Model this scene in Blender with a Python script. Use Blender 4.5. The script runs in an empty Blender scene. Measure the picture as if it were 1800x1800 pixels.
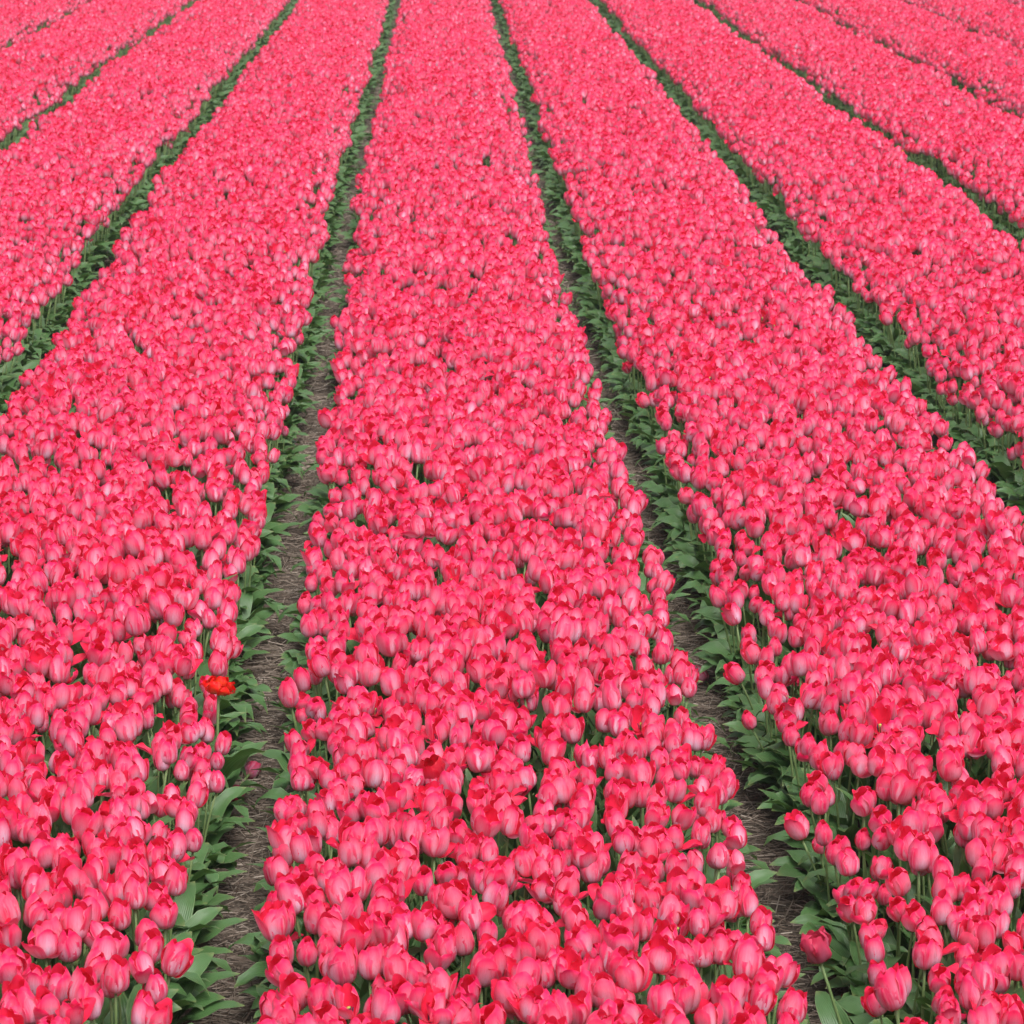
import bpy, math, random
import numpy as np
from mathutils import Vector, Matrix, Euler

# ------------------------------------------------------------------ camera, world, sun, exposure
scn = bpy.context.scene
C = scn.collection
F_PX, IMG = 5000.0, 1800.0               # focal length in photograph pixels
CAM_H = 3.15
PITCH = math.atan(1245 / F_PX)
YAW = math.atan(150 / math.hypot(5000, 1245))
cd = bpy.data.cameras.new('camera')
cam = bpy.data.objects.new('camera', cd)
C.objects.link(cam)
cd.sensor_width = 36.0
cd.lens = 36.0 * F_PX / IMG
cd.clip_start, cd.clip_end = 0.5, 3000
cam.location = (0, 0, CAM_H)
cam.rotation_euler = (math.pi / 2 - PITCH, 0, -YAW)
cd.dof.use_dof = True
cd.dof.focus_distance = 9.0
cd.dof.aperture_fstop = 13.0
scn.camera = cam

SUN_EL, SUN_AZ = math.radians(62), math.radians(160)     # high, behind the photographer, veiled by cloud
world = bpy.data.worlds.new('World'); scn.world = world; world.use_nodes = True
nt = world.node_tree; nt.nodes.clear()
wo = nt.nodes.new('ShaderNodeOutputWorld'); bg = nt.nodes.new('ShaderNodeBackground')
sky = nt.nodes.new('ShaderNodeTexSky'); sky.sky_type = 'NISHITA'; sky.sun_disc = False
sky.sun_elevation = SUN_EL; sky.sun_rotation = SUN_AZ
sky.dust_density = 4.0; sky.air_density = 1.0; sky.ozone_density = 1.0
hs = nt.nodes.new('ShaderNodeHueSaturation'); hs.inputs['Saturation'].default_value = 0.28   # veil of white cloud
nt.links.new(sky.outputs[0], hs.inputs['Color']); nt.links.new(hs.outputs[0], bg.inputs['Color'])
bg.inputs['Strength'].default_value = 0.12
nt.links.new(bg.outputs[0], wo.inputs[0])
sd = bpy.data.lights.new('sun', 'SUN'); sd.energy = 1.5; sd.angle = math.radians(35); sd.color = (1, 0.975, 0.95)
sun = bpy.data.objects.new('sun', sd); C.objects.link(sun)
sdir = Vector((math.sin(SUN_AZ) * math.cos(SUN_EL), math.cos(SUN_AZ) * math.cos(SUN_EL), math.sin(SUN_EL)))
sun.rotation_euler = sdir.to_track_quat('Z', 'Y').to_euler()
sun.location = (0, -5, 20)
scn.view_settings.view_transform = 'Standard'
try: scn.view_settings.look = 'None'
except Exception: pass
scn.view_settings.exposure = 0.79
scn.view_settings.gamma = 1.0
scn.view_settings.use_curve_mapping = False
scn.cycles.max_bounces = 8
scn.cycles.diffuse_bounces = 5
scn.cycles.transmission_bounces = 5

rng = np.random.default_rng(11)
random.seed(11)

# ------------------------------------------------------------------ helpers
def link(o, parent=None):
    C.objects.link(o)
    if parent is not None: o.parent = parent
    return o
def mesh_obj(name, me, parent=None):
    return link(bpy.data.objects.new(name, me), parent)
def empty(name, loc, rot=(0, 0, 0), sc=1.0):
    e = bpy.data.objects.new(name, None); e.empty_display_size = 0.05
    e.location = loc; e.rotation_euler = rot; e.scale = (sc, sc, sc)
    return link(e)
def tag(o, label=None, cat=None, group=None, kind=None):
    if label: o['label'] = label
    if cat: o['category'] = cat
    if group: o['group'] = group
    if kind: o['kind'] = kind
    return o
cr = cam.rotation_euler.to_matrix()
CRN = np.array(cr); CPN = np.array(cam.location)
def project(P):                                   # world points -> photograph pixels and depth
    q = (np.asarray(P) - CPN) @ CRN
    z = -q[..., 2]
    return 900 + F_PX * q[..., 0] / z, 900 - F_PX * q[..., 1] / z, z
def ground_at(px, py, z):
    d = CRN @ np.array([(px - 900) / F_PX, -(py - 900) / F_PX, -1.0])
    t = (z - CAM_H) / d[2]
    return CPN + d * t

# ------------------------------------------------------------------ layout of the beds
PITCHW = 1.54
KNOT_Y = [-10, 6.3, 7.5, 9.4, 11.3, 13.5, 15.7, 18.2, 22.7, 29.2, 42.3, 60, 90]
KNOT_M = [.02, .022, .018, -.002, -.006, -.008, -.022, -.036, -.036, .0, .036, .05, .05]
def drift(y):                                     # the beds meander a little sideways
    a = np.interp(y, KNOT_Y, KNOT_M)
    b = np.interp(np.asarray(y) + .8, KNOT_Y, KNOT_M); c = np.interp(np.asarray(y) - .8, KNOT_Y, KNOT_M)
    return (a + b + c) / 3 * PITCHW
def path_x(n, y):                                 # n = 0: the path left of the middle bed
    return (n - 0.373) * PITCHW + drift(y)
def rise(x, y):                                   # gentle swell of the ground
    far = np.clip((y - 20) / 22, 0, 1.0)
    return -0.11 * far ** 1.5 + 0.02 * np.sin(y * .62 + .5) + 0.015 * np.sin(y * .27 + x * .5) + 0.012 * np.sin(x * 2.1 + y * 1.3)
GAP = 0.33                                        # bare width between the outermost bulbs
def ground_z(x, y):
    k = (x - drift(y)) / PITCHW + 0.373
    d = np.abs(k - np.round(k)) * PITCHW          # distance from the nearest path middle
    s = np.clip((d - .12) / .12, 0, 1); s = s * s * (3 - 2 * s)
    return rise(x, y) + (-0.045) * (1 - s)

# ------------------------------------------------------------------ materials
def mat(name):
    m = bpy.data.materials.new(name); m.use_nodes = True
    t = m.node_tree; t.nodes.clear()
    return m, t, (lambda k: t.nodes.new(k)), t.links.new
def ramp(t, pts):
    r = t.nodes.new('ShaderNodeValToRGB')
    e = r.color_ramp.elements
    while len(e) < len(pts): e.new(.5)
    for i, (p, c) in enumerate(pts):
        e[i].position = p; e[i].color = (*c, 1)
    return r
def math_node(t, op, a, b=None, c=None, clamp=False):
    n = t.nodes.new('ShaderNodeMath'); n.operation = op; n.use_clamp = clamp
    for i, v in enumerate((a, b, c)):
        if v is None: continue
        if isinstance(v, (int, float)): n.inputs[i].default_value = v
        else: t.links.new(v, n.inputs[i])
    return n.outputs[0]
def mixc(t, fac, a, b, blend='MIX'):
    n = t.nodes.new('ShaderNodeMix'); n.data_type = 'RGBA'; n.blend_type = blend
    for s, v in ((n.inputs[0], fac), (n.inputs[6], a), (n.inputs[7], b)):
        if isinstance(v, (int, float)): s.default_value = v
        elif isinstance(v, tuple): s.default_value = (*v, 1)
        else: t.links.new(v, s)
    return n.outputs[2]

def petal_material(name, tip_a, tip_b, flame, base, inner, flame_gain=1.0):
    m, t, N, L = mat(name)
    uv = N('ShaderNodeUVMap'); uv.uv_map = 'UVMap'
    sep = N('ShaderNodeSeparateXYZ'); L(uv.outputs[0], sep.inputs[0])
    u, v = sep.outputs[0], sep.outputs[1]                        # u 0..1 across, v 0..1 base to tip
    tint = N('ShaderNodeAttribute'); tint.attribute_type = 'INSTANCER'; tint.attribute_name = 'tint'
    pv = N('ShaderNodeAttribute'); pv.attribute_type = 'GEOMETRY'; pv.attribute_name = 'petal_var'
    uu = math_node(t, 'ABSOLUTE', math_node(t, 'SUBTRACT', math_node(t, 'MULTIPLY', u, 2.0), 1.0))
    # streaks running along the petal
    mp = N('ShaderNodeCombineXYZ')
    L(math_node(t, 'MULTIPLY', u, 9.0), mp.inputs[0]); L(math_node(t, 'MULTIPLY', v, 1.3), mp.inputs[1])
    L(math_node(t, 'ADD', math_node(t, 'MULTIPLY', pv.outputs['Fac'], 40.0), math_node(t, 'MULTIPLY', tint.outputs['Fac'], 17.0)), mp.inputs[2])
    nz = N('ShaderNodeTexNoise'); nz.inputs['Scale'].default_value = 1.6; nz.inputs['Detail'].default_value = 3
    L(mp.outputs[0], nz.inputs['Vector'])
    fine = N('ShaderNodeTexNoise'); fine.inputs['Scale'].default_value = 6.0; fine.inputs['Detail'].default_value = 2
    L(mp.outputs[0], fine.inputs['Vector'])
    # body colour from coral to rose
    sel = math_node(t, 'ADD', math_node(t, 'MULTIPLY', tint.outputs['Fac'], .55), math_node(t, 'MULTIPLY', pv.outputs['Fac'], .45))
    body = mixc(t, sel, tip_a, tip_b)
    body = mixc(t, math_node(t, 'MULTIPLY', math_node(t, 'SUBTRACT', nz.outputs[0], .45, None, True), 1.6, None, True), body, inner)
    deep = ramp(t, [(.0, (.8,)*3), (.30, (0,)*3)]); L(pv.outputs['Fac'], deep.inputs[0])
    body = mixc(t, deep.outputs[0], body, tuple(c * q for c, q in zip(tip_b, (.82, .40, .55))))
    age = ramp(t, [(.0, (.0,)*3), (.72, (0,)*3), (1, (.55,)*3)]); L(tint.outputs['Fac'], age.inputs[0])
    body = mixc(t, age.outputs[0], body, tuple(c * q for c, q in zip(tip_b, (.80, .60, .75))))
    young = ramp(t, [(.0, (.28,)*3), (.22, (0,)*3)]); L(tint.outputs['Fac'], young.inputs[0])
    body = mixc(t, young.outputs[0], body, tuple(.72 * c + .28 * q for c, q in zip(tip_a, flame)))
    # pale flame in the lower middle of the outside
    fv = ramp(t, [(0, (.6,)*3), (.12, (.95,)*3), (.36, (1,)*3), (.62, (.55,)*3), (.92, (0,)*3)]); L(v, fv.inputs[0])
    w = math_node(t, 'ADD', uu, math_node(t, 'MULTIPLY', math_node(t, 'SUBTRACT', nz.outputs[0], .5), .85))
    fu = ramp(t, [(.0, (1,)*3), (.45, (.62,)*3), (.92, (0,)*3)]); L(w, fu.inputs[0])
    fl = math_node(t, 'MULTIPLY', fv.outputs[0], fu.outputs[0])
    fl = math_node(t, 'MULTIPLY', fl, math_node(t, 'ADD', math_node(t, 'MULTIPLY', pv.outputs['Fac'], .68), .45))
    fl = math_node(t, 'MULTIPLY', fl, 1.12 * flame_gain, None, True)
    col = mixc(t, fl, body, flame)
    lil = ramp(t, [(.05, (.85,)*3), (.50, (0,)*3)]); L(v, lil.inputs[0])
    col = mixc(t, math_node(t, 'MULTIPLY', lil.outputs[0], .66 * flame_gain), col, tuple(.28 * a_ + .55 * b_ for a_, b_ in zip(tip_b, flame)))
    bs = ramp(t, [(0, (1,)*3), (.07, (.55,)*3), (.17, (0,)*3)]); L(v, bs.inputs[0])
    col = mixc(t, math_node(t, 'MULTIPLY', bs.outputs[0], .8), col, base)
    # thin bright rim and fine veins
    rim = ramp(t, [(.86, (0,)*3), (1, (.35,)*3)]); L(uu, rim.inputs[0])
    col = mixc(t, rim.outputs[0], col, tuple(min(1, c * .6 + q * .5) for c, q in zip(flame, tip_a)))
    geo = N('ShaderNodeNewGeometry')
    incol = mixc(t, math_node(t, 'MULTIPLY', fine.outputs[0], .5), inner, tip_a)
    col = mixc(t, geo.outputs['Backfacing'], col, incol)
    col = mixc(t, math_node(t, 'MULTIPLY', math_node(t, 'SUBTRACT', fine.outputs[0], .42, None, True), 1.0), col, tuple(c * .72 for c in tip_b))
    pr = N('ShaderNodeBsdfPrincipled'); L(col, pr.inputs['Base Color'])
    pr.inputs['Roughness'].default_value = .42
    pr.inputs['Specular IOR Level'].default_value = .26
    pr.inputs['Sheen Weight'].default_value = .03
    pr.inputs['Sheen Roughness'].default_value = .5
    bmp = N('ShaderNodeBump'); bmp.inputs['Strength'].default_value = .28; bmp.inputs['Distance'].default_value = .002
    L(fine.outputs[0], bmp.inputs['Height']); L(bmp.outputs[0], pr.inputs['Normal'])
    tr = N('ShaderNodeBsdfTranslucent'); L(mixc(t, .35, col, tip_a), tr.inputs[0])
    mx = N('ShaderNodeMixShader'); mx.inputs[0].default_value = .29
    L(pr.outputs[0], mx.inputs[1]); L(tr.outputs[0], mx.inputs[2])
    o = N('ShaderNodeOutputMaterial'); L(mx.outputs[0], o.inputs[0])
    return m
PINK = petal_material('pink_petal', (.96, .024, .115), (.84, .012, .140), (.96, .74, .93), (.36, .33, .32), (.92, .032, .090))
CRIM = petal_material('crimson_petal', (.66, .006, .026), (.56, .004, .030), (.75, .12, .22), (.30, .20, .12), (.60, .002, .012), .45)
SCAR = petal_material('scarlet_petal', (.92, .005, .004), (.86, .003, .006), (.55, .42, .10), (.40, .38, .12), (.88, .010, .004), .55)
YELL = petal_material('yellow_petal', (.90, .60, .03), (.88, .50, .02), (.90, .70, .20), (.40, .38, .12), (.90, .52, .02), .6)

def green_material(name, a, b, rough, spec, transl, stripes):
    m, t, N, L = mat(name)
    uv = N('ShaderNodeUVMap'); uv.uv_map = 'UVMap'
    sep = N('ShaderNodeSeparateXYZ'); L(uv.outputs[0], sep.inputs[0])
    tint = N('ShaderNodeAttribute'); tint.attribute_type = 'INSTANCER'; tint.attribute_name = 'tint'
    geo = N('ShaderNodeNewGeometry')
    nz = N('ShaderNodeTexNoise'); nz.inputs['Scale'].default_value = 22; nz.inputs['Detail'].default_value = 3
    L(geo.outputs['Position'], nz.inputs['Vector'])
    f = math_node(t, 'ADD', math_node(t, 'MULTIPLY', nz.outputs[0], .7), math_node(t, 'MULTIPLY', tint.outputs['Fac'], .3))
    col = mixc(t, f, a, b)
    wv = math_node(t, 'SINE', math_node(t, 'MULTIPLY', sep.outputs[0], 75.0))
    if stripes:
        uu = math_node(t, 'ABSOLUTE', math_node(t, 'SUBTRACT', math_node(t, 'MULTIPLY', sep.outputs[0], 2.0), 1.0))
        rim = ramp(t, [(.90, (0,)*3), (1, (.55,)*3)]); L(uu, rim.inputs[0])
        col = mixc(t, rim.outputs[0], col, (.26, .36, .16))
        tip = ramp(t, [(.9, (0,)*3), (1, (.7,)*3)]); L(sep.outputs[1], tip.inputs[0])
        col = mixc(t, tip.outputs[0], col, (.22, .24, .08))
        col = mixc(t, math_node(t, 'MULTIPLY', math_node(t, 'ADD', wv, 1.0), .09), col, tuple(c * 1.7 for c in b))
    pr = N('ShaderNodeBsdfPrincipled'); L(col, pr.inputs['Base Color'])
    pr.inputs['Roughness'].default_value = rough; pr.inputs['Specular IOR Level'].default_value = spec
    bmp = N('ShaderNodeBump'); bmp.inputs['Strength'].default_value = .3; bmp.inputs['Distance'].default_value = .001
    L(wv, bmp.inputs['Height']); L(bmp.outputs[0], pr.inputs['Normal'])
    tr = N('ShaderNodeBsdfTranslucent'); L(mixc(t, .5, col, (.16, .30, .04)), tr.inputs[0])
    mx = N('ShaderNodeMixShader'); mx.inputs[0].default_value = transl
    L(pr.outputs[0], mx.inputs[1]); L(tr.outputs[0], mx.inputs[2])
    o = N('ShaderNodeOutputMaterial'); L(mx.outputs[0], o.inputs[0])
    return m
LEAF = green_material('leaf', (.045, .122, .028), (.098, .198, .072), .37, .5, .18, True)
STEM = green_material('stem', (.16, .27, .09), (.22, .30, .12), .45, .4, .1, False)
def plain(name, col, rough=.7, spec=.3):
    m, t, N, L = mat(name)
    nz = N('ShaderNodeTexNoise'); nz.inputs['Scale'].default_value = 90
    pr = N('ShaderNodeBsdfPrincipled'); pr.inputs['Roughness'].default_value = rough
    pr.inputs['Specular IOR Level'].default_value = spec
    L(mixc(t, nz.outputs[0], tuple(c * .75 for c in col), tuple(c * 1.2 for c in col)), pr.inputs['Base Color'])
    o = N('ShaderNodeOutputMaterial'); L(pr.outputs[0], o.inputs[0])
    return m
PISTIL = plain('pistil', (.45, .50, .12)); ANTHER = plain('anther', (.035, .02, .05))

def soil_material(name, a, b, c):
    m, t, N, L = mat(name)
    geo = N('ShaderNodeNewGeometry')
    n1 = N('ShaderNodeTexNoise'); n1.inputs['Scale'].default_value = 14; n1.inputs['Detail'].default_value = 6
    n2 = N('ShaderNodeTexNoise'); n2.inputs['Scale'].default_value = 130; n2.inputs['Detail'].default_value = 3
    L(geo.outputs['Position'], n1.inputs['Vector']); L(geo.outputs['Position'], n2.inputs['Vector'])
    r = ramp(t, [(.3, a), (.5, b), (.72, c)]); L(math_node(t, 'ADD', math_node(t, 'MULTIPLY', n1.outputs[0], .5), math_node(t, 'MULTIPLY', n2.outputs[0], .5)), r.inputs[0])
    pr = N('ShaderNodeBsdfPrincipled'); pr.inputs['Roughness'].default_value = .95; pr.inputs['Specular IOR Level'].default_value = .1
    L(r.outputs[0], pr.inputs['Base Color'])
    bmp = N('ShaderNodeBump'); bmp.inputs['Strength'].default_value = .9; bmp.inputs['Distance'].default_value = .01
    L(n2.outputs[0], bmp.inputs['Height']); L(bmp.outputs[0], pr.inputs['Normal'])
    o = N('ShaderNodeOutputMaterial'); L(pr.outputs[0], o.inputs[0])
    return m
SOIL = soil_material('soil', (.035, .026, .018), (.07, .052, .038), (.12, .09, .065))
PATHM = soil_material('path_soil', (.045, .034, .026), (.10, .078, .062), (.19, .155, .125))
def straw_material():
    m, t, N, L = mat('straw')
    at = N('ShaderNodeAttribute'); at.attribute_name = 'shade'
    r = ramp(t, [(0, (.05, .035, .026)), (.35, (.145, .108, .082)), (.75, (.28, .225, .18)), (1, (.50, .43, .36))])
    L(at.outputs['Fac'], r.inputs[0])
    pr = N('ShaderNodeBsdfPrincipled'); pr.inputs['Roughness'].default_value = .65; pr.inputs['Specular IOR Level'].default_value = .25
    L(r.outputs[0], pr.inputs['Base Color'])
    o = N('ShaderNodeOutputMaterial'); L(pr.outputs[0], o.inputs[0])
    return m
STRAW = straw_material()

# ------------------------------------------------------------------ ground and paths
def sheet(name, xs, ys, zf, m):
    X, Y = np.meshgrid(xs, ys)
    Z = zf(X, Y)
    V = np.stack([X, Y, Z], -1).reshape(-1, 3)
    nx, ny = len(xs), len(ys)
    i = (np.arange(ny - 1)[:, None] * nx + np.arange(nx - 1)[None]).ravel()
    Fq = np.stack([i, i + 1, i + nx + 1, i + nx], -1)
    me = bpy.data.meshes.new(name); me.from_pydata(V.tolist(), [], Fq.tolist()); me.materials.append(m)
    me.shade_smooth()
    return tag(mesh_obj(name, me), kind='structure')
xs = np.concatenate([[-1500, -300, -80, -40], np.arange(-22, 24, .125), [40, 80, 300, 1500]])
ys = np.concatenate([[-600, -60, 0], np.arange(3, 80, .5), [90, 150, 400, 2500]])
sheet('ground', xs, ys, lambda x, y: ground_z(x, np.clip(y, -5, 80)), SOIL)
def make_path(n):
    ys = np.arange(3.0, 78, .1); us = np.linspace(-.17, .17, 9)
    V = []
    for y in ys:
        x = path_x(n, y) + us
        lump = rng.normal(0, .004, 9)
        z = ground_z(x, y) + .006 + lump.clip(-.001, .012); z[0] -= .02; z[-1] -= .02
        V.append(np.stack([x, np.full(9, y), z], -1))
    V = np.array(V).reshape(-1, 3)
    i = (np.arange(len(ys) - 1)[:, None] * 9 + np.arange(8)[None]).ravel()
    Fq = np.stack([i, i + 1, i + 10, i + 9], -1)
    me = bpy.data.meshes.new('path'); me.from_pydata(V.tolist(), [], Fq.tolist()); me.materials.append(PATHM); me.shade_smooth()
    tag(mesh_obj('path', me), kind='structure')
for n in range(-8, 12): make_path(n)

# ------------------------------------------------------------------ petals, leaves, stems (as numpy parts)
def grid_faces(nu, nv, flip=False):
    f = []
    for j in range(nv - 1):
        for i in range(nu - 1):
            a = j * nu + i
            q = (a, a + 1, a + nu + 1, a + nu)
            f.append(q[::-1] if flip else q)
    return f
def spline(pts, v):
    pts = np.array(pts); s = np.linspace(0, 1, len(pts))
    # smooth by evaluating a Catmull style interpolation
    n = len(pts) - 1
    x = np.clip(v, 0, 1) * n; i = np.minimum(x.astype(int), n - 1); f = (x - i)[:, None]
    p0 = pts[np.maximum(i - 1, 0)]; p1 = pts[i]; p2 = pts[i + 1]; p3 = pts[np.minimum(i + 2, n)]
    return .5 * (2 * p1 + (p2 - p0) * f + (2 * p0 - 5 * p1 + 4 * p2 - p3) * f ** 2 + (-p0 + 3 * p1 - 3 * p2 + p3) * f ** 3)
def rot(axis, a): return np.array(Matrix.Rotation(a, 3, axis))
def petal(r, phi, R, H, width, opening, flare, inner, curl=0.0, ruffle=.0015, nu=7, nv=9):
    """one petal of a cup: radial-height profile, wrapped round the axis; flare swings it outwards from its base"""
    v = np.linspace(0, 1, nv) ** .92; u = np.linspace(-1, 1, nu)
    prof = spline([(.05, 0), (.62, .06), (.90, .22), (1.0, .44), (.985, .64), (.84, .84), (.48, 1.0)], v)
    rr = prof[:, 0] * R * (.93 if inner else 1.0) + opening * R * v ** 2.2
    zz = prof[:, 1] * H - opening * H * .12 * v ** 3
    hw = np.array([np.interp(x, [0, .08, .22, .45, .66, .82, .93, 1], [.20, .48, .80, 1, 1.0, .92, .80, .58]) for x in v]) * width
    rho = np.maximum(rr, R * .5) * 1.06
    ph1, ph2 = r.uniform(0, 6.28, 2)
    lip = r.normal(.8, 2.4) * R; skew = r.normal(0, .09) * R
    rr = rr + lip * np.maximum(v - .72, 0) ** 2
    P = np.zeros((nv, nu, 3))
    for j in range(nv):
        a = u * hw[j] / rho[j]
        edge = np.abs(u) ** 2.0
        wav = ruffle * (1 + 1.7 * v[j]) * edge * np.sin(v[j] * 9 + ph1 + u * 1.5) + .0008 * np.sin(v[j] * 5 + u * 4 + ph2)
        mid = -.0012 * np.exp(-(u / .25) ** 2) * math.sin(math.pi * v[j])
        rad = rr[j] - rho[j] * (1 - np.cos(a)) + wav + mid - (curl * R * v[j] ** 3 * .5)
        P[j, :, 0] = rad; P[j, :, 1] = rho[j] * np.sin(a) + skew * v[j] ** 2
        P[j, :, 2] = zz[j] - (.06 * v[j] + .66 * v[j] ** 6) * hw[j] * u ** 2
    P[-1, :, 2] += r.normal(0, .0005, nu)
    P = P.reshape(-1, 3)
    if flare:
        # swing about the base and bend more towards the tip
        t = np.clip(P[:, 2] / H, 0, 1.1)
        ang = flare * (0.45 + .55 * t)
        ca, sa = np.cos(ang), np.sin(ang)
        x = P[:, 0] - .004; z = P[:, 2] - .004
        P = np.stack([x * ca + z * sa + .004, P[:, 1], -x * sa + z * ca + .004], -1)
    P = P @ rot('Z', phi).T
    UV = np.stack(np.meshgrid((u + 1) / 2, v), -1).reshape(-1, 2)
    return dict(V=P, F=grid_faces(nu, nv), UV=UV, var=float(r.uniform()), kind='petal')
def tube(pts, rads, ns=6, kind='stem', cap=True):
    pts = np.array(pts); n = len(pts)
    d = np.gradient(pts, axis=0); d /= np.linalg.norm(d, axis=1)[:, None]
    V = []
    for i in range(n):
        a = np.cross(d[i], [0, 1, .01]); a /= np.linalg.norm(a); b = np.cross(d[i], a)
        th = np.arange(ns) * 2 * math.pi / ns
        V.append(pts[i] + rads[i] * (np.cos(th)[:, None] * a + np.sin(th)[:, None] * b))
    V = np.concatenate(V)
    Fs = []
    for i in range(n - 1):
        for k in range(ns):
            k2 = (k + 1) % ns
            Fs.append((i * ns + k, i * ns + k2, (i + 1) * ns + k2, (i + 1) * ns + k))
    if cap: Fs.append(tuple(range((n - 1) * ns, n * ns)))
    UV = np.stack([np.tile(np.arange(ns) / ns, n), np.repeat(np.linspace(0, 1, n), ns)], -1)
    return dict(V=V, F=Fs, UV=UV, var=.5, kind=kind)
def leaf(r, phi, L, w, a0, a1, z0, nu=5, nv=9, fold=.5, twist=0.0, side=0.0):
    """strap leaf: leaves the stem at angle a0 above level, ends at a1; keeled along the middle, edges waved"""
    v = np.linspace(0, 1, nv); u = np.linspace(-1, 1, nu)
    ang = a0 + (a1 - a0) * v ** 1.3
    st = L / (nv - 1)
    cx = np.concatenate([[0], np.cumsum(np.cos(ang[:-1]) * st)]) + .006
    cz = np.concatenate([[0], np.cumsum(np.sin(ang[:-1]) * st)]) + z0
    sy = side * v ** 2 * L
    hw = np.interp(v, [0, .08, .25, .45, .7, .88, 1], [.35, .62, .92, 1, .78, .42, .04]) * w
    ph = r.uniform(0, 6.28); wn = r.uniform(9, 15)
    V = np.zeros((nv, nu, 3))
    for j in range(nv):
        T = np.array([math.cos(ang[j]), 0, math.sin(ang[j])]); Nn = np.array([-math.sin(ang[j]), 0, math.cos(ang[j])])
        B = np.array([0, 1, 0.]); tw = twist * v[j]
        B2 = B * math.cos(tw) + Nn * math.sin(tw); N2 = -B * math.sin(tw) + Nn * math.cos(tw)
        fo = fold * (1.25 - .8 * v[j])
        lift = np.abs(u) * hw[j] * math.sin(fo) + (.30 if w > .03 else .2) * w * np.abs(u) ** 2 * np.sin(wn * v[j] + ph + 1.6 * np.sign(u)) * math.sin(math.pi * min(1, v[j] * 1.05))
        V[j] = np.array([cx[j], sy[j], cz[j]]) + (u * hw[j] * math.cos(fo))[:, None] * B2 + lift[:, None] * N2
    V = V.reshape(-1, 3) @ rot('Z', phi).T
    UV = np.stack(np.meshgrid((u + 1) / 2, v), -1).reshape(-1, 2)
    return dict(V=V, F=grid_faces(nu, nv), UV=UV, var=float(r.uniform()), kind='leaf')
def transform(p, M3, off):
    q = dict(p); q['V'] = p['V'] @ M3.T + off; return q

FORMS = {   # opening, curl, how many petals swing out, how far
    'closed':  dict(op=(-.20, .0), curl=(.0, .34), fl=0),
    'cup':     dict(op=(.02, .24), curl=(.0, .25), fl=0),
    'flap':    dict(op=(-.02, .22), curl=(0, .3), fl=1),
    'flaps':   dict(op=(.05, .32), curl=(0, .2), fl=2),
    'open':    dict(op=(.45, .85), curl=(0, 0), fl=3),
}
def flower_head(r, form, R=None, H=None, petals=None):
    f = FORMS[form]
    R = R or r.uniform(.0265, .0335); H = H or r.uniform(.072, .089)
    op, curl = r.uniform(*f['op']), r.uniform(*f['curl'])
    swing = set(r.choice(6, f['fl'], replace=False)) if f['fl'] else set()
    off = r.uniform(0, 6.28)
    out = []
    for k in range(6):
        inner = k % 2 == 1
        fl = 0
        if k in swing: fl = r.uniform(.6, 1.45) if form != 'open' else r.uniform(.35, .9)
        elif r.random() < .22: fl = r.uniform(.08, .3)
        out.append(petal(r, off + k * math.pi / 3 + r.normal(0, .07), R * r.uniform(.95, 1.05), H * r.uniform(.84, 1.10), R * r.uniform(.84, 1.08),
                         op + r.normal(0, .07), fl, inner, curl, ruffle=.0016 if form != 'open' else .003))
    cen = []
    if form in ('open', 'flaps', 'flap'):
        cen.append(tube([(0, 0, .002), (0, 0, .018), (0, 0, .026)], [.004, .0036, .005], 6, 'pistil'))
        for k in range(5):
            a = k * 1.2566
            cen.append(tube([(.006 * math.cos(a), .006 * math.sin(a), .004), (.010 * math.cos(a), .010 * math.sin(a), .024)], [.0012, .0022], 4, 'stamen'))
    return out, cen
def tulip_parts(r, form, edge, stem_h=.34, head=None, short=False):
    """all parts in tulip space: base at the origin, upright"""
    bend = r.uniform(-.03, .03, 2) * (1.3 if edge else 1)
    top = np.array([bend[0], bend[1], stem_h])
    s = np.linspace(0, 1, 6)
    pts = np.stack([bend[0] * s ** 2, bend[1] * s ** 2, stem_h * s], -1)
    parts = [tube(pts, np.interp(s, [0, 1], [.0048, .0036]), 6, 'stem')]
    if edge:
        n = int(r.integers(2, 4)) if short else int(r.integers(3, 5))
        for k in range(n):
            parts.append(leaf(r, r.normal([0, .9, -.9, 2.6][k], .28), r.uniform(.19, .26) * (1 if k < 3 else .9), r.uniform(.030, .048),
                              math.radians(r.uniform(56, 82)), math.radians(r.uniform(-80, 10)), r.uniform(.01, .05) + .02 * k,
                              fold=r.uniform(.15, .5), twist=r.uniform(-.5, .5), side=r.uniform(-.15, .15)))
    else:
        n = int(r.integers(2, 4))
        for k in range(n):
            parts.append(leaf(r, k * 2.3 + r.uniform(0, 1), r.uniform(.20, .27), r.uniform(.022, .032),
                              math.radians(r.uniform(74, 86)), math.radians(r.uniform(10, 60)), r.uniform(.02, .07) + .03 * k,
                              fold=r.uniform(.3, .6), twist=r.uniform(-.5, .5), side=r.uniform(-.1, .1)))
    if short:
        for q in parts[1:]: q['V'] = q['V'] * np.array([.62, .8, .9])
    petals, cen = head if head else flower_head(r, form)
    nod = Vector((bend[0] * 5 + r.normal(0, .10), bend[1] * 5 + r.normal(0, .10), 1)).normalized()
    M = np.array(nod.to_track_quat('Z', 'Y').to_matrix())
    parts += [transform(p, M, top) for p in petals + cen]
    return parts

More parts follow.
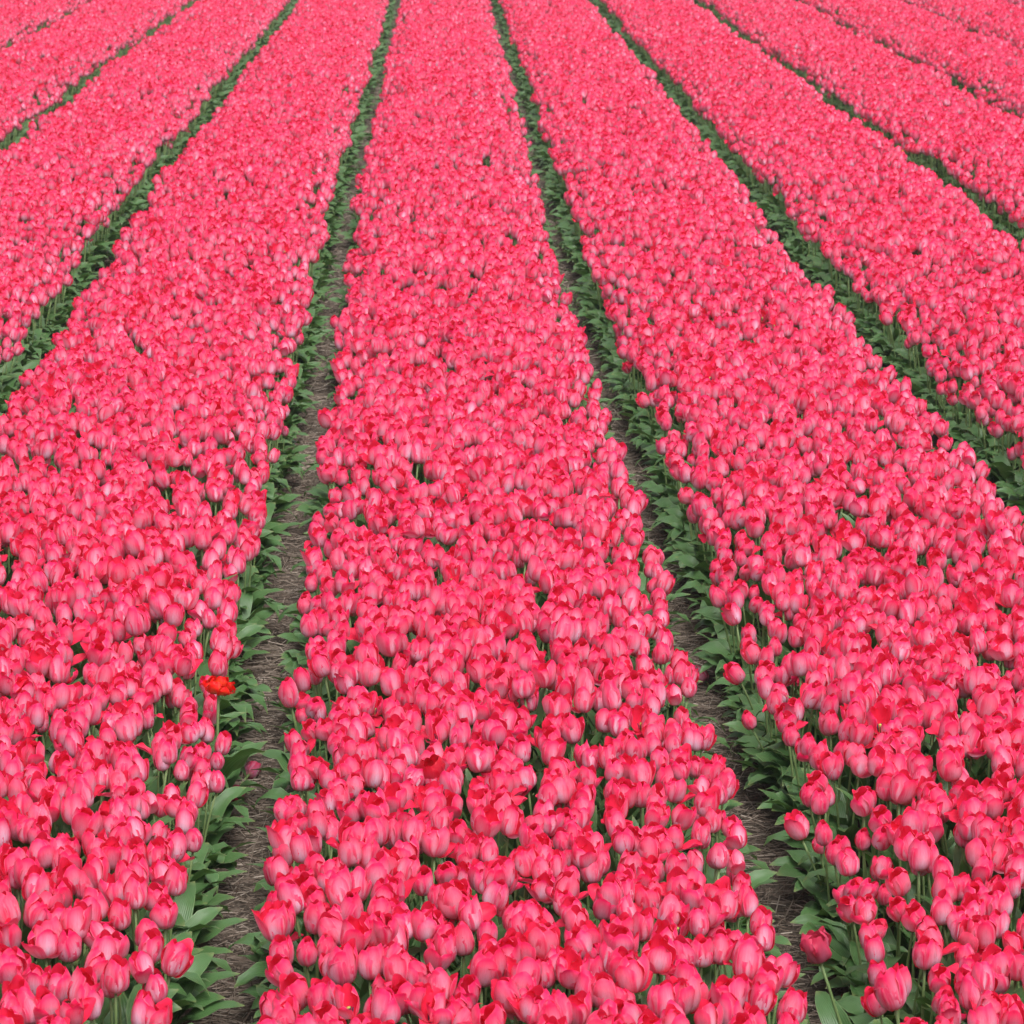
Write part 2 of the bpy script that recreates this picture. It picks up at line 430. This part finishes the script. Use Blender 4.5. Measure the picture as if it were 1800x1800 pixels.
MATS = {'stem': STEM, 'leaf': LEAF, 'petal': PINK, 'pistil': PISTIL, 'stamen': ANTHER}
def build_mesh(name, parts, mats=MATS):
    kinds = []
    for p in parts:
        if p['kind'] not in kinds: kinds.append(p['kind'])
    V, Fs, UV, mi, var, o = [], [], [], [], [], 0
    for p in parts:
        V.append(p['V']); Fs += [tuple(a + o for a in f) for f in p['F']]
        UV.append(p['UV']); var += [p['var']] * len(p['V']); mi += [kinds.index(p['kind'])] * len(p['F']); o += len(p['V'])
    V = np.concatenate(V); UV = np.concatenate(UV)
    me = bpy.data.meshes.new(name); me.from_pydata(V.tolist(), [], Fs)
    for k in kinds: me.materials.append(mats[k])
    me.polygons.foreach_set('material_index', mi)
    uvl = me.uv_layers.new(name='UVMap')
    li = np.zeros(len(me.loops), dtype=np.int32); me.loops.foreach_get('vertex_index', li)
    uvl.data.foreach_set('uv', UV[li].astype(np.float32).ravel())
    at = me.attributes.new('petal_var', 'FLOAT', 'POINT'); at.data.foreach_set('value', np.array(var, np.float32))
    me.shade_smooth()
    return me

# ------------------------------------------------------------------ kinds of tulip
forms_in = ['closed'] * 8 + ['cup'] * 8 + ['flap'] * 6 + ['flaps'] * 4
forms_edge = ['closed'] * 4 + ['cup'] * 4 + ['flap'] * 4
vr = np.random.default_rng(5)
VARIANTS = [(f, False, tulip_parts(vr, f, False)) for f in forms_in] + [(f, True, tulip_parts(vr, f, True, short=k % 2 == 1)) for k, f in enumerate(forms_edge)]
N_IN = len(forms_in)

# ------------------------------------------------------------------ where the tulips stand
SP = 0.0765
rows = []
pr = np.random.default_rng(21)
def edge_noise(n, side, y):
    return .013 * np.sin(y * 2.3 + n * 1.7 + side) + .010 * np.sin(y * 5.1 + n * 3.1 + side * 2) + .008 * np.sin(y * 11.7 + n + side)
def gap_of(n): return {-1: .36, -2: .335, -3: .315, 0: .35, 1: .35, 2: .375, 3: .345, 4: .32}.get(n, .31)
for n in range(-8, 11):                             # bed between path n and path n + 1
    ys = np.arange(5.2, 76, SP)
    for y in ys:
        half = .18 * y + 1.4
        xl, xr_ = path_x(n, y) + gap_of(n) / 2 + edge_noise(n, 0, y), path_x(n + 1, y) - gap_of(n + 1) / 2 + edge_noise(n, 3, y)
        if xr_ < -half + .02 * y or xl > half + .05 * y: continue
        m = int(round((xr_ - xl) / SP))
        t = (np.arange(m + 1)) / m
        x = xl + t * (xr_ - xl)
        e = np.minimum(t, 1 - t) * (xr_ - xl)
        jx = pr.uniform(-.42, .42, m + 1) * SP * np.where(e < .02, .30, np.where(e < .1, .7, 1)); jy = pr.uniform(-.48, .48, m + 1) * SP
        side = np.where(t < .5, -1, 1)
        for a, b, ee, s in zip(x + jx, y + jy, e, side): rows.append((a, b, max(ee, 0), s))
A = np.array(rows)
# thin patches: a few gaps where a bulb failed
dens = np.sin(A[:, 0] * 3.1 + A[:, 1] * 1.9) + np.sin(A[:, 0] * 5.3 - A[:, 1] * 3.7 + 1) + np.sin(A[:, 1] * 1.1 + 2)
keep = pr.random(len(A)) > np.where(dens > 1.6, .20, .03)
A = A[keep]

# single flowers that stand apart, read off the photograph: head centre in pixels, head height above ground, form, crimson?, size
STRAYS = [
    (1250, 1042, .42, 'closed', 1.12), (1283, 1083, .40, 'cup', 1.0), (1296, 1163, .38, 'cup', .95), (1311, 1246, .34, 'closed', .85),
    (485, 1200, .46, 'closed', 1.1), (318, 1670, .46, 'cup', 1.12), (475, 1630, .45, 'cup', 1.1), (450, 1757, .44, 'closed', 1.0),
    (1405, 1428, .40, 'cup', .95), (1455, 1548, .34, 'flap', .85), (1486, 1587, .34, 'cup', .88), (1478, 1487, .44, 'closed', 1.0),
    (1376, 1707, .46, 'flap', 1.1), (590, 545, .42, 'closed', 1.0), (1165, 1014, .40, 'cup', .9), (443, 905, .42, 'cup', 1.0),
    (1315, 1700, .46, 'cup', 1.15), (527, 1720, .46, 'cup', 1.15), (910, 190, .42, 'closed', 1.2), (937, 243, .30, 'closed', .8),
    (327, 1175, .46, 'closed', 1.05), (1560, 1725, .46, 'closed', 1.2), (590, 1690, .46, 'closed', 1.2), (1590, 1780, .46, 'cup', 1.1),
    (1205, 890, .40, 'closed', .95), (1017, 570, .42, 'cup', 1.0), (1545, 345, .40, 'closed', 1.0), (46, 575, .42, 'flap', 1.0),
]
stray = []
for px, py, zh, form, sc in STRAYS:
    zh *= .84; p = ground_at(px, py, zh); stray.append((p[0], p[1], zh, form, sc))
S = np.array([(s[0], s[1]) for s in stray])
special_xy = [ground_at(385, 1206, .42)[:2], ground_at(380, 1245, .34)[:2], ground_at(1438, 1658, .38)[:2]]
allS = np.concatenate([S, np.array(special_xy)])
d2 = ((A[:, None, :2] - allS[None]) ** 2).sum(-1).min(1)
A = A[d2 > .06 ** 2]
nA = len(A)
e, side = A[:, 2], A[:, 3]
is_edge = e < .13
gz = ground_z(A[:, 0], A[:, 1])
hn = 1 + .045 * np.sin(A[:, 0] * 1.7 + A[:, 1] * 2.2) + .03 * np.sin(A[:, 0] * 4.1 - A[:, 1] * 1.3) + pr.normal(0, .042, nA)
low = (pr.random(nA) < .3) * pr.uniform(.0, .20, nA)
scale = np.clip(hn, .76, 1.18) * np.where(is_edge, .95 - low, 1.0)
yaw = np.where(is_edge, np.where(side < 0, math.pi, 0) + pr.normal(0, .45, nA), pr.uniform(0, 2 * math.pi, nA))
# lean: edge plants lean into the light of the path
lx = np.where(is_edge, side * (.13 - e) / .13 * .09 + pr.normal(0, .03, nA), pr.normal(0, .06, nA))
ly = pr.normal(0, .055, nA)
rel_all = (A[:, 0] - drift(A[:, 1])) / PITCHW + .373
bare_side = (np.round(rel_all) == 0) & (side < 0)            # the middle bed shows few leaves towards the left path
short_leaf = pr.random(nA) < np.where(bare_side, .5, .2)
vidx = np.where(is_edge, N_IN + 2 * pr.integers(0, len(forms_edge) // 2, nA) + short_leaf, pr.integers(0, N_IN, nA))
tint = np.clip(pr.beta(1.3, 1.3, nA), 0, 1)
def lean_euler(lx, ly, yaw):
    ax = Vector((lx, ly, 1)).normalized()
    q = Vector((0, 0, 1)).rotation_difference(ax)
    return (q.to_matrix() @ Matrix.Rotation(yaw, 3, 'Z')).to_euler()
# which 300 show largest: in frame, near, and not hidden behind nearer heads
Pn = np.stack([A[:, 0] + lx * .38 * scale, A[:, 1] + ly * .38 * scale, gz + .373 * scale], -1)
ix, iy, iz = project(Pn)
N_SINGLE = 300 - len(stray)
cand = np.where((ix > -15) & (ix < 1815) & (iy < 1812) & (iz > 2) & (iy > 1250))[0]
cand = cand[np.argsort(iz[cand])]
front = np.where((ix > -100) & (ix < 1900) & (iy > 1150) & (iy < 2100))[0]
front = front[np.argsort(iz[front])]
mask = np.zeros((1900, 2000), bool)                  # coarse cover map, 1 px per photograph pixel
chosen = []; cset = set(cand.tolist())
for i in front:
    w, h = .032 * scale[i] * F_PX / iz[i], .040 * scale[i] * F_PX / iz[i]
    x0, x1, y0, y1 = int(ix[i] - w) + 100, int(ix[i] + w) + 100, int(iy[i] - h) , int(iy[i] + h)
    x0, x1, y0, y1 = max(x0, 0), min(x1, 2000), max(y0, 0), min(y1, 1900)
    if x1 <= x0 or y1 <= y0: continue
    sub = mask[y0:y1, x0:x1]
    yy0, yy1 = max(y0, 0), min(y1, 1800); xx0, xx1 = max(x0, 100), min(x1, 1900)
    free = (~mask[yy0:yy1, xx0:xx1]).sum() if yy1 > yy0 and xx1 > xx0 else 0
    if free > .22 * (4 * w * h) and i in cset and len(chosen) < N_SINGLE: chosen.append(i)
    sub[:] = True
chosen = np.array(chosen)
rest = np.setdiff1d(np.arange(nA), chosen)
rest = rest[~((iz[rest] < 5.6))]
print('tulips', nA, 'single', len(chosen), 'rest', len(rest), 'lowest single y', iy[chosen].min() if len(chosen) else None)

# ------------------------------------------------------------------ single tulips with their parts
part_cache = {}
def variant_meshes(v):
    if v not in part_cache:
        form, edge, parts = VARIANTS[v]
        st = [p for p in parts if p['kind'] == 'stamen']
        ms = [(p['kind'], build_mesh(p['kind'], [p])) for p in parts if p['kind'] != 'stamen']
        if st: ms.append(('stamens', build_mesh('stamens', st)))
        part_cache[v] = ms
    return part_cache[v]
def put_tulip(v, loc, rot_, sc, tn, label, cat='tulip', group=None, petal_mat=None, meshes=None):
    t = empty('tulip', loc, rot_, sc)
    tag(t, label, cat, group)
    for name, me in (meshes or variant_meshes(v)):
        o = mesh_obj('stamen' if name == 'stamens' else name, me, t)
        o['tint'] = float(tn)
        if name == 'stamens': o['kind'] = 'stuff'
    return t
FORM_WORDS = {'closed': 'closed %s tulip', 'cup': 'cup-shaped %s tulip', 'flap': '%s tulip with one petal out',
              'flaps': '%s tulip with two petals out', 'open': 'wide-open %s tulip'}
def bed_of(x, y): return int(math.floor((x - float(drift(y))) / PITCHW + 0.373))
def place_words(i):                                  # where a near tulip stands: bed, side of the bed, how far up the photograph
    rel = (A[i, 0] - float(drift(A[i, 1]))) / PITCHW + .373
    b = int(math.floor(rel)); t = rel - b
    b = max(-1, min(1, b)); bed = {-1: 'left bed', 0: 'middle bed', 1: 'right bed'}[b]
    if is_edge[i]: side_ = '%s edge of %s' % ('left' if t < .5 else 'right', bed)
    else: side_ = '%s of %s' % ('left part' if t < .36 else ('right part' if t > .64 else 'centre'), bed)
    y = iy[i]
    up = 'bottom row' if y > 1735 else ('second row' if y > 1670 else ('third row' if y > 1600 else ('fourth row' if y > 1530 else 'fifth row')))
    return side_, up
labels = {}
for i in chosen:
    form = VARIANTS[vidx[i]][0]
    tone = 'coral' if tint[i] < .4 else ('rose' if tint[i] > .6 else 'pink')
    lean = ' leaning left' if lx[i] < -.05 else (' leaning right' if lx[i] > .05 else '')
    side_, up = place_words(i)
    labels.setdefault('%s%s, %s, %s' % (FORM_WORDS[form] % tone, lean, side_, up), []).append(i)
label_of = {}
for lab, ids in labels.items():
    ids.sort(key=lambda i: ix[i])
    n_ = len(ids)
    names_ = [''] if n_ == 1 else (['left-hand ', 'right-hand '] if n_ == 2 else
             (['leftmost ', 'middle ', 'rightmost '] if n_ == 3 else ['leftmost '] + ['second ', 'third ', 'fourth ', 'fifth ', 'sixth ', 'seventh '][:n_ - 2] + ['rightmost ']))
    for nm_, i in zip(names_, ids): label_of[i] = nm_ + lab
for i in chosen:
    put_tulip(int(vidx[i]), (A[i, 0], A[i, 1], gz[i] - .004), lean_euler(lx[i], ly[i], yaw[i]), scale[i], tint[i],
              label_of[i], group='pink tulips in the nearest rows of the beds')

# ------------------------------------------------------------------ flowers that stand apart
STRAY_LABELS = [
    'large closed pink tulip standing over the leaves of the right path, topmost of three', 'pink tulip standing second of three beside the right path',
    'pink tulip lowest of three over the leaves right of the right path', 'small closed pink tulip low beside the right path above its straw gap',
    'tall closed pink tulip leaning over the left straw path, facing the scarlet double tulip', 'round pink tulip on a bare stem at left bed corner near the bottom path',
    'pink tulip on a long bare stem leaning over the left path near the bottom', 'lowest pink tulip at the left side of the middle bed over the straw',
    'pink tulip standing out from the right bed halfway down its lower path edge', 'small dark-pink tulip over broad leaves at the right path with one petal out',
    'small pink tulip just below another on the leafy edge of the right bed', 'pink tulip with long visible stem above the leafy edge of right bed',
    'big pink tulip at the lower right corner of the middle bed with a flap petal', 'lone pink tulip leaning out over the left path in mid distance',
    'pink tulip jutting from the middle bed over the right path straw', 'pink tulip jutting from the left bed over path leaves in mid field',
    'big cup-shaped pink tulip at the lower right of the middle bed', 'big pink tulip at the lower left of the middle bed',
    'far lone pink tulip over the green right path near the top', 'tiny pink tulip low among leaves of the far right path',
    'pink tulip left of the scarlet double tulip in the left bed', 'big closed tulip at the lower left of the right bed',
    'big closed tulip above the bottom edge at the left of the middle bed', 'pink tulip at the bottom edge of the right bed by its leaves',
    'pink tulip at the inner edge of the right bed in mid field', 'pink tulip overhanging the right path from the middle bed in mid distance',
    'lone far tulip on the second path from the right', 'pink tulip overhanging the far left green path']
srn = np.random.default_rng(77)
for (x, y, zh, form, sc), lab in zip(stray, STRAY_LABELS):
    vs = [k for k, (f, ed, _) in enumerate(VARIANTS) if f == form and ed] or [k for k, (f, ed, _) in enumerate(VARIANTS) if f == form]
    v = int(srn.choice(vs)); g = float(ground_z(x, y))
    # the head should be at zh: scale the plant, then lower it if the stem is longer than needed
    rel = (x - float(drift(y))) / PITCHW + .373
    kk = round(rel); pside = 1 if rel < kk else -1                  # which way the path lies
    off = abs(rel - kk) * PITCHW
    need = GAP / 2 + .03 - off                                       # the bulb sits in the bed: lean outwards from it
    base_x = x - pside * max(0, need) if off < GAP / 2 + .03 else x
    dx = x - base_x
    H = .385 * sc
    hz = (zh - g)
    put_tulip(v, (base_x, y, g + min(0, hz - H * math.cos(math.atan2(abs(dx), max(hz, .2))))), lean_euler(dx / max(hz, .2), srn.normal(0, .03), (0 if pside > 0 else math.pi) + srn.normal(0, .3)),
              sc, srn.uniform(.2, .8), lab, group='pink tulips standing apart at the bed edges')

# crimson tulips among the pink ones
cm = dict(MATS); cm['petal'] = CRIM
def special(parts, mats, px, py, zh, sc, label, cat, lx_=0., ly_=0., yw=0., name='tulip'):
    zh *= .84; p = ground_at(px, py, zh); g = float(ground_z(p[0], p[1]))
    bx, by = p[0] - lx_ * .38 * sc, p[1] - ly_ * .38 * sc
    ms = [(q['kind'], build_mesh(q['kind'], [q], mats)) for q in parts]
    t = empty(name, (bx, by, min(g, zh - .385 * sc + .03)), lean_euler(lx_, ly_, yw), sc); tag(t, label, cat)
    for nme, me in ms:
        o = mesh_obj(nme, me, t); o['tint'] = .5
    return t
sr = np.random.default_rng(3)
special(tulip_parts(sr, 'closed', False), cm, 850, 1108, .50, 1.12, 'deep crimson closed tulip standing above the pink ones of the middle bed', 'tulip')
special(tulip_parts(sr, 'cup', False), cm, 773, 1336, .49, 1.05, 'crimson tulip with a brighter red rim lower down in the middle bed', 'tulip')
ym = dict(MATS); ym['petal'] = YELL
special(tulip_parts(sr, 'closed', False), ym, 1592, 242, .44, .72, 'tiny yellow tulip beside the far green path at upper right', 'tulip')
# scarlet double tulip: three whorls of short crowded petals
def double_head(r):
    out = []
    for ring, (nn, R, H, op, fl) in enumerate([(8, .030, .048, .30, .62), (8, .026, .048, .2, .34), (7, .020, .046, .1, .14), (5, .012, .044, 0, .0)]):
        for k in range(nn):
            out.append(petal(r, 6.283 * k / nn + ring * .4 + r.normal(0, .12), R, H * r.uniform(.85, 1.1), .017 * r.uniform(.9, 1.2), op, fl + r.normal(0, .12), False, 0, ruffle=.004, nu=5, nv=6))
    return out, []
dm = dict(MATS); dm['petal'] = SCAR
special(tulip_parts(sr, 'open', True, head=double_head(sr)), dm, 385, 1206, .50, 1.26, 'scarlet double tulip with crowded ruffled petals over the left path leaves', 'tulip', .05, 0, 0, 'double_tulip')
# wrinkled old tulip hanging over the right path
def old_head(r):
    out = []
    for k in range(6):
        out.append(petal(r, k * 1.047 + r.normal(0, .15), .030, .082 * r.uniform(.9, 1.05), .024, .12, r.uniform(0, .2), k % 2 == 1, .1, ruffle=.006))
    return out, []
om = dict(MATS); om['petal'] = petal_material('wilted_petal', (.74, .05, .12), (.62, .035, .11), (.55, .22, .34), (.35, .3, .22), (.42, .02, .045))
special(tulip_parts(sr, 'cup', True, head=old_head(sr)), om, 1438, 1660, .40, 1.05, 'wilting dark pink tulip with crumpled petals leaning over the right path near the bottom', 'tulip', -.30, -.02, math.pi)
# tulips lying in the paths
def fallen(px, py, z, yaw_, label, n=6, stem=.10, sc=1.0, m=MATS, pitch_=84):
    petals, _ = flower_head(sr, 'cup')
    M = rot('Y', math.radians(pitch_)); parts = [transform(p, M, np.array([0, 0, .034])) for p in petals[:n]]
    if stem: parts.append(tube([(-stem, .01, .006), (-stem * .5, .012, .015), (0, 0, .034)], [.0042, .0045, .004], 6, 'stem'))
    p = ground_at(px, py, z); g = float(ground_z(p[0], p[1]))
    t = empty('fallen_tulip', (p[0], p[1], g + .004), (0, 0, yaw_), sc); tag(t, label, 'tulip')
    for q in parts:
        o = mesh_obj(q['kind'], build_mesh(q['kind'], [q], m), t); o['tint'] = .9
fallen(437, 1348, .02, 1.3, 'fallen pink tulip head lying on the left straw path under a leaf', m=om)
fallen(424, 1382, .01, -2.1, 'second fallen pink tulip head lying beside another on the left straw path', sc=.9, m=om)
fallen(1242, 1108, .20, 2.3, 'pink tulip bud drooping down among the leaves beside the right path', sc=.9, pitch_=60)
fallen(1455, 1715, .12, -1.2, 'small pink tulip lying low on leaves beside the right path near the bottom', sc=.85, pitch_=40)
def loose_petal(px, py, yaw_, label):
    q = petal(sr, 0, .034, .075, .026, .5, 1.45, False)
    p = ground_at(px, py, 0.0); g = float(ground_z(p[0], p[1]))
    me = build_mesh('fallen_petal', [q], cm); o = mesh_obj('fallen_petal', me)
    o.location = (p[0], p[1], g + .012); o.rotation_euler = (0, .15, yaw_); o['tint'] = .6
    tag(o, label, 'petal')
loose_petal(396, 1648, .4, 'dark red fallen petal on the straw of the left path near the bottom')
loose_petal(424, 1652, 2.5, 'smaller fallen red petal right of another on the left path straw')
loose_petal(492, 938, 1.2, 'fallen petal on the straw of the left path in mid field')

# ------------------------------------------------------------------ the mass of tulips: instanced on points
src = bpy.data.collections.new('tulip_kinds')
for k, (f, ed, parts) in enumerate(VARIANTS):
    o = bpy.data.objects.new('tulip_kind_%02d' % k, build_mesh('tulip_kind', parts)); src.objects.link(o)
me = bpy.data.meshes.new('tulip_field')
P3 = np.stack([A[rest, 0], A[rest, 1], gz[rest] - .004], -1)
me.from_pydata(P3.tolist(), [], [])
eul = np.array([lean_euler(lx[i], ly[i], yaw[i]) for i in rest], np.float32)
a = me.attributes.new('turn', 'FLOAT_VECTOR', 'POINT'); a.data.foreach_set('vector', eul.ravel())
a = me.attributes.new('size', 'FLOAT', 'POINT'); a.data.foreach_set('value', scale[rest].astype(np.float32))
a = me.attributes.new('pick', 'INT', 'POINT'); a.data.foreach_set('value', vidx[rest].astype(np.int32))
a = me.attributes.new('tint', 'FLOAT', 'POINT'); a.data.foreach_set('value', tint[rest].astype(np.float32))
fo = mesh_obj('tulip_field', me)
tag(fo, 'mass of coral pink tulips filling the long beds behind the nearest rows', 'tulips', kind='stuff')
ng = bpy.data.node_groups.new('tulip_scatter', 'GeometryNodeTree')
ng.interface.new_socket('Geometry', in_out='INPUT', socket_type='NodeSocketGeometry')
ng.interface.new_socket('Geometry', in_out='OUTPUT', socket_type='NodeSocketGeometry')
gi, go = ng.nodes.new('NodeGroupInput'), ng.nodes.new('NodeGroupOutput')
ci = ng.nodes.new('GeometryNodeCollectionInfo'); ci.inputs['Collection'].default_value = src
ci.inputs['Separate Children'].default_value = True; ci.inputs['Reset Children'].default_value = True
iop = ng.nodes.new('GeometryNodeInstanceOnPoints'); iop.inputs['Pick Instance'].default_value = True
def named(nm, ty):
    n = ng.nodes.new('GeometryNodeInputNamedAttribute'); n.data_type = ty; n.inputs['Name'].default_value = nm
    return n.outputs['Attribute']
ng.links.new(gi.outputs[0], iop.inputs['Points']); ng.links.new(ci.outputs[0], iop.inputs['Instance'])
ng.links.new(named('pick', 'INT'), iop.inputs['Instance Index'])
e2r = ng.nodes.new('FunctionNodeEulerToRotation'); ng.links.new(named('turn', 'FLOAT_VECTOR'), e2r.inputs[0])
ng.links.new(e2r.outputs[0], iop.inputs['Rotation'])
ng.links.new(named('size', 'FLOAT'), iop.inputs['Scale'])
ng.links.new(iop.outputs[0], go.inputs[0])
md = fo.modifiers.new('scatter', 'NODES'); md.node_group = ng

# ------------------------------------------------------------------ straw on the paths
def straw():
    r = np.random.default_rng(9)
    cx, cy, L_, th, tilt, lift, wd = [], [], [], [], [], [], []
    for n in range(-2, 5):
        for y0 in np.arange(5.5, 46, .5):
            dn = 520 if y0 < 13 else (300 if y0 < 22 else 110)
            if n not in (0, 1): dn = dn // 3
            c = r.integers(int(dn * .9), int(dn * 1.1)) if abs(n - .5) * 1.5 < .18 * y0 + 1.8 else 0
            yy = y0 + r.uniform(0, .5, c)
            xx = path_x(n, yy) + r.normal(0, .105, c).clip(-.26, .26)
            cx.append(xx); cy.append(yy)
            L_.append(r.uniform(.018, .085, c)); wd.append(r.uniform(.0007, .0019, c) * (1 if y0 < 13 else 1.5))
            th.append(np.where(r.random(c) < .65, r.normal(0, .5, c), r.uniform(0, 3.14, c)))
            st = r.random(c) < .035
            tilt.append(np.where(st, r.uniform(.7, 1.5, c), r.normal(0, .16, c))); lift.append(r.uniform(.0, .022, c))
    cx, cy, L_, wd, th, tilt, lift = map(np.concatenate, (cx, cy, L_, wd, th, tilt, lift))
    n = len(cx)
    D = np.stack([np.cos(th) * np.cos(tilt), np.sin(th) * np.cos(tilt), np.sin(tilt)], -1)
    Sd = np.cross(D, [0, 0, 1.]); Sd /= np.linalg.norm(Sd, axis=1)[:, None] + 1e-9
    Up = np.cross(Sd, D)
    Cc = np.stack([cx, cy, ground_z(cx, cy) + .008 + lift + np.abs(np.sin(tilt)) * L_ * .5], -1)
    ends = []
    for s in (-1, 1):
        for a in (math.pi / 2, math.pi * 7 / 6, math.pi * 11 / 6):
            ends.append(Cc + s * .5 * L_[:, None] * D + wd[:, None] * (math.cos(a) * Sd + math.sin(a) * Up))
    V = np.stack(ends, 1).reshape(-1, 3)
    b = np.arange(n)[:, None] * 6
    Fq = np.concatenate([b + np.array([[0, 1, 4, 3]]), b + np.array([[1, 2, 5, 4]]), b + np.array([[2, 0, 3, 5]])])
    me = bpy.data.meshes.new('straw_litter'); me.from_pydata(V.tolist(), [], Fq.tolist()); me.materials.append(STRAW)
    sh = np.repeat(r.beta(1.6, 1.9, n), 6).astype(np.float32)
    at = me.attributes.new('shade', 'FLOAT', 'POINT'); at.data.foreach_set('value', sh)
    tag(mesh_obj('straw_litter', me), 'grey-brown dry straw strewn along the paths between the beds', 'straw', kind='stuff')
straw()

# ------------------------------------------------------------------ thin air between the camera and the far rows
def haze(density):
    m, t, N, L = mat('haze_air')
    v = N('ShaderNodeVolumePrincipled'); v.inputs['Density'].default_value = density
    v.inputs['Color'].default_value = (.95, .96, 1, 1); v.inputs['Anisotropy'].default_value = .2
    o = N('ShaderNodeOutputMaterial'); L(v.outputs[0], o.inputs['Volume'])
    x0, x1, y0, y1, z0, z1 = -60, 60, -8, 110, -1.5, 4.2
    V = [(x, y, z) for z in (z0, z1) for y in (y0, y1) for x in (x0, x1)]
    me = bpy.data.meshes.new('haze')
    me.from_pydata(V, [], [(0, 2, 3, 1), (4, 5, 7, 6), (0, 1, 5, 4), (2, 6, 7, 3), (0, 4, 6, 2), (1, 3, 7, 5)])
    me.materials.append(m)
    tag(mesh_obj('haze', me), 'thin pale haze in the air over the tulip field', 'haze', kind='stuff')
haze(0.0010)
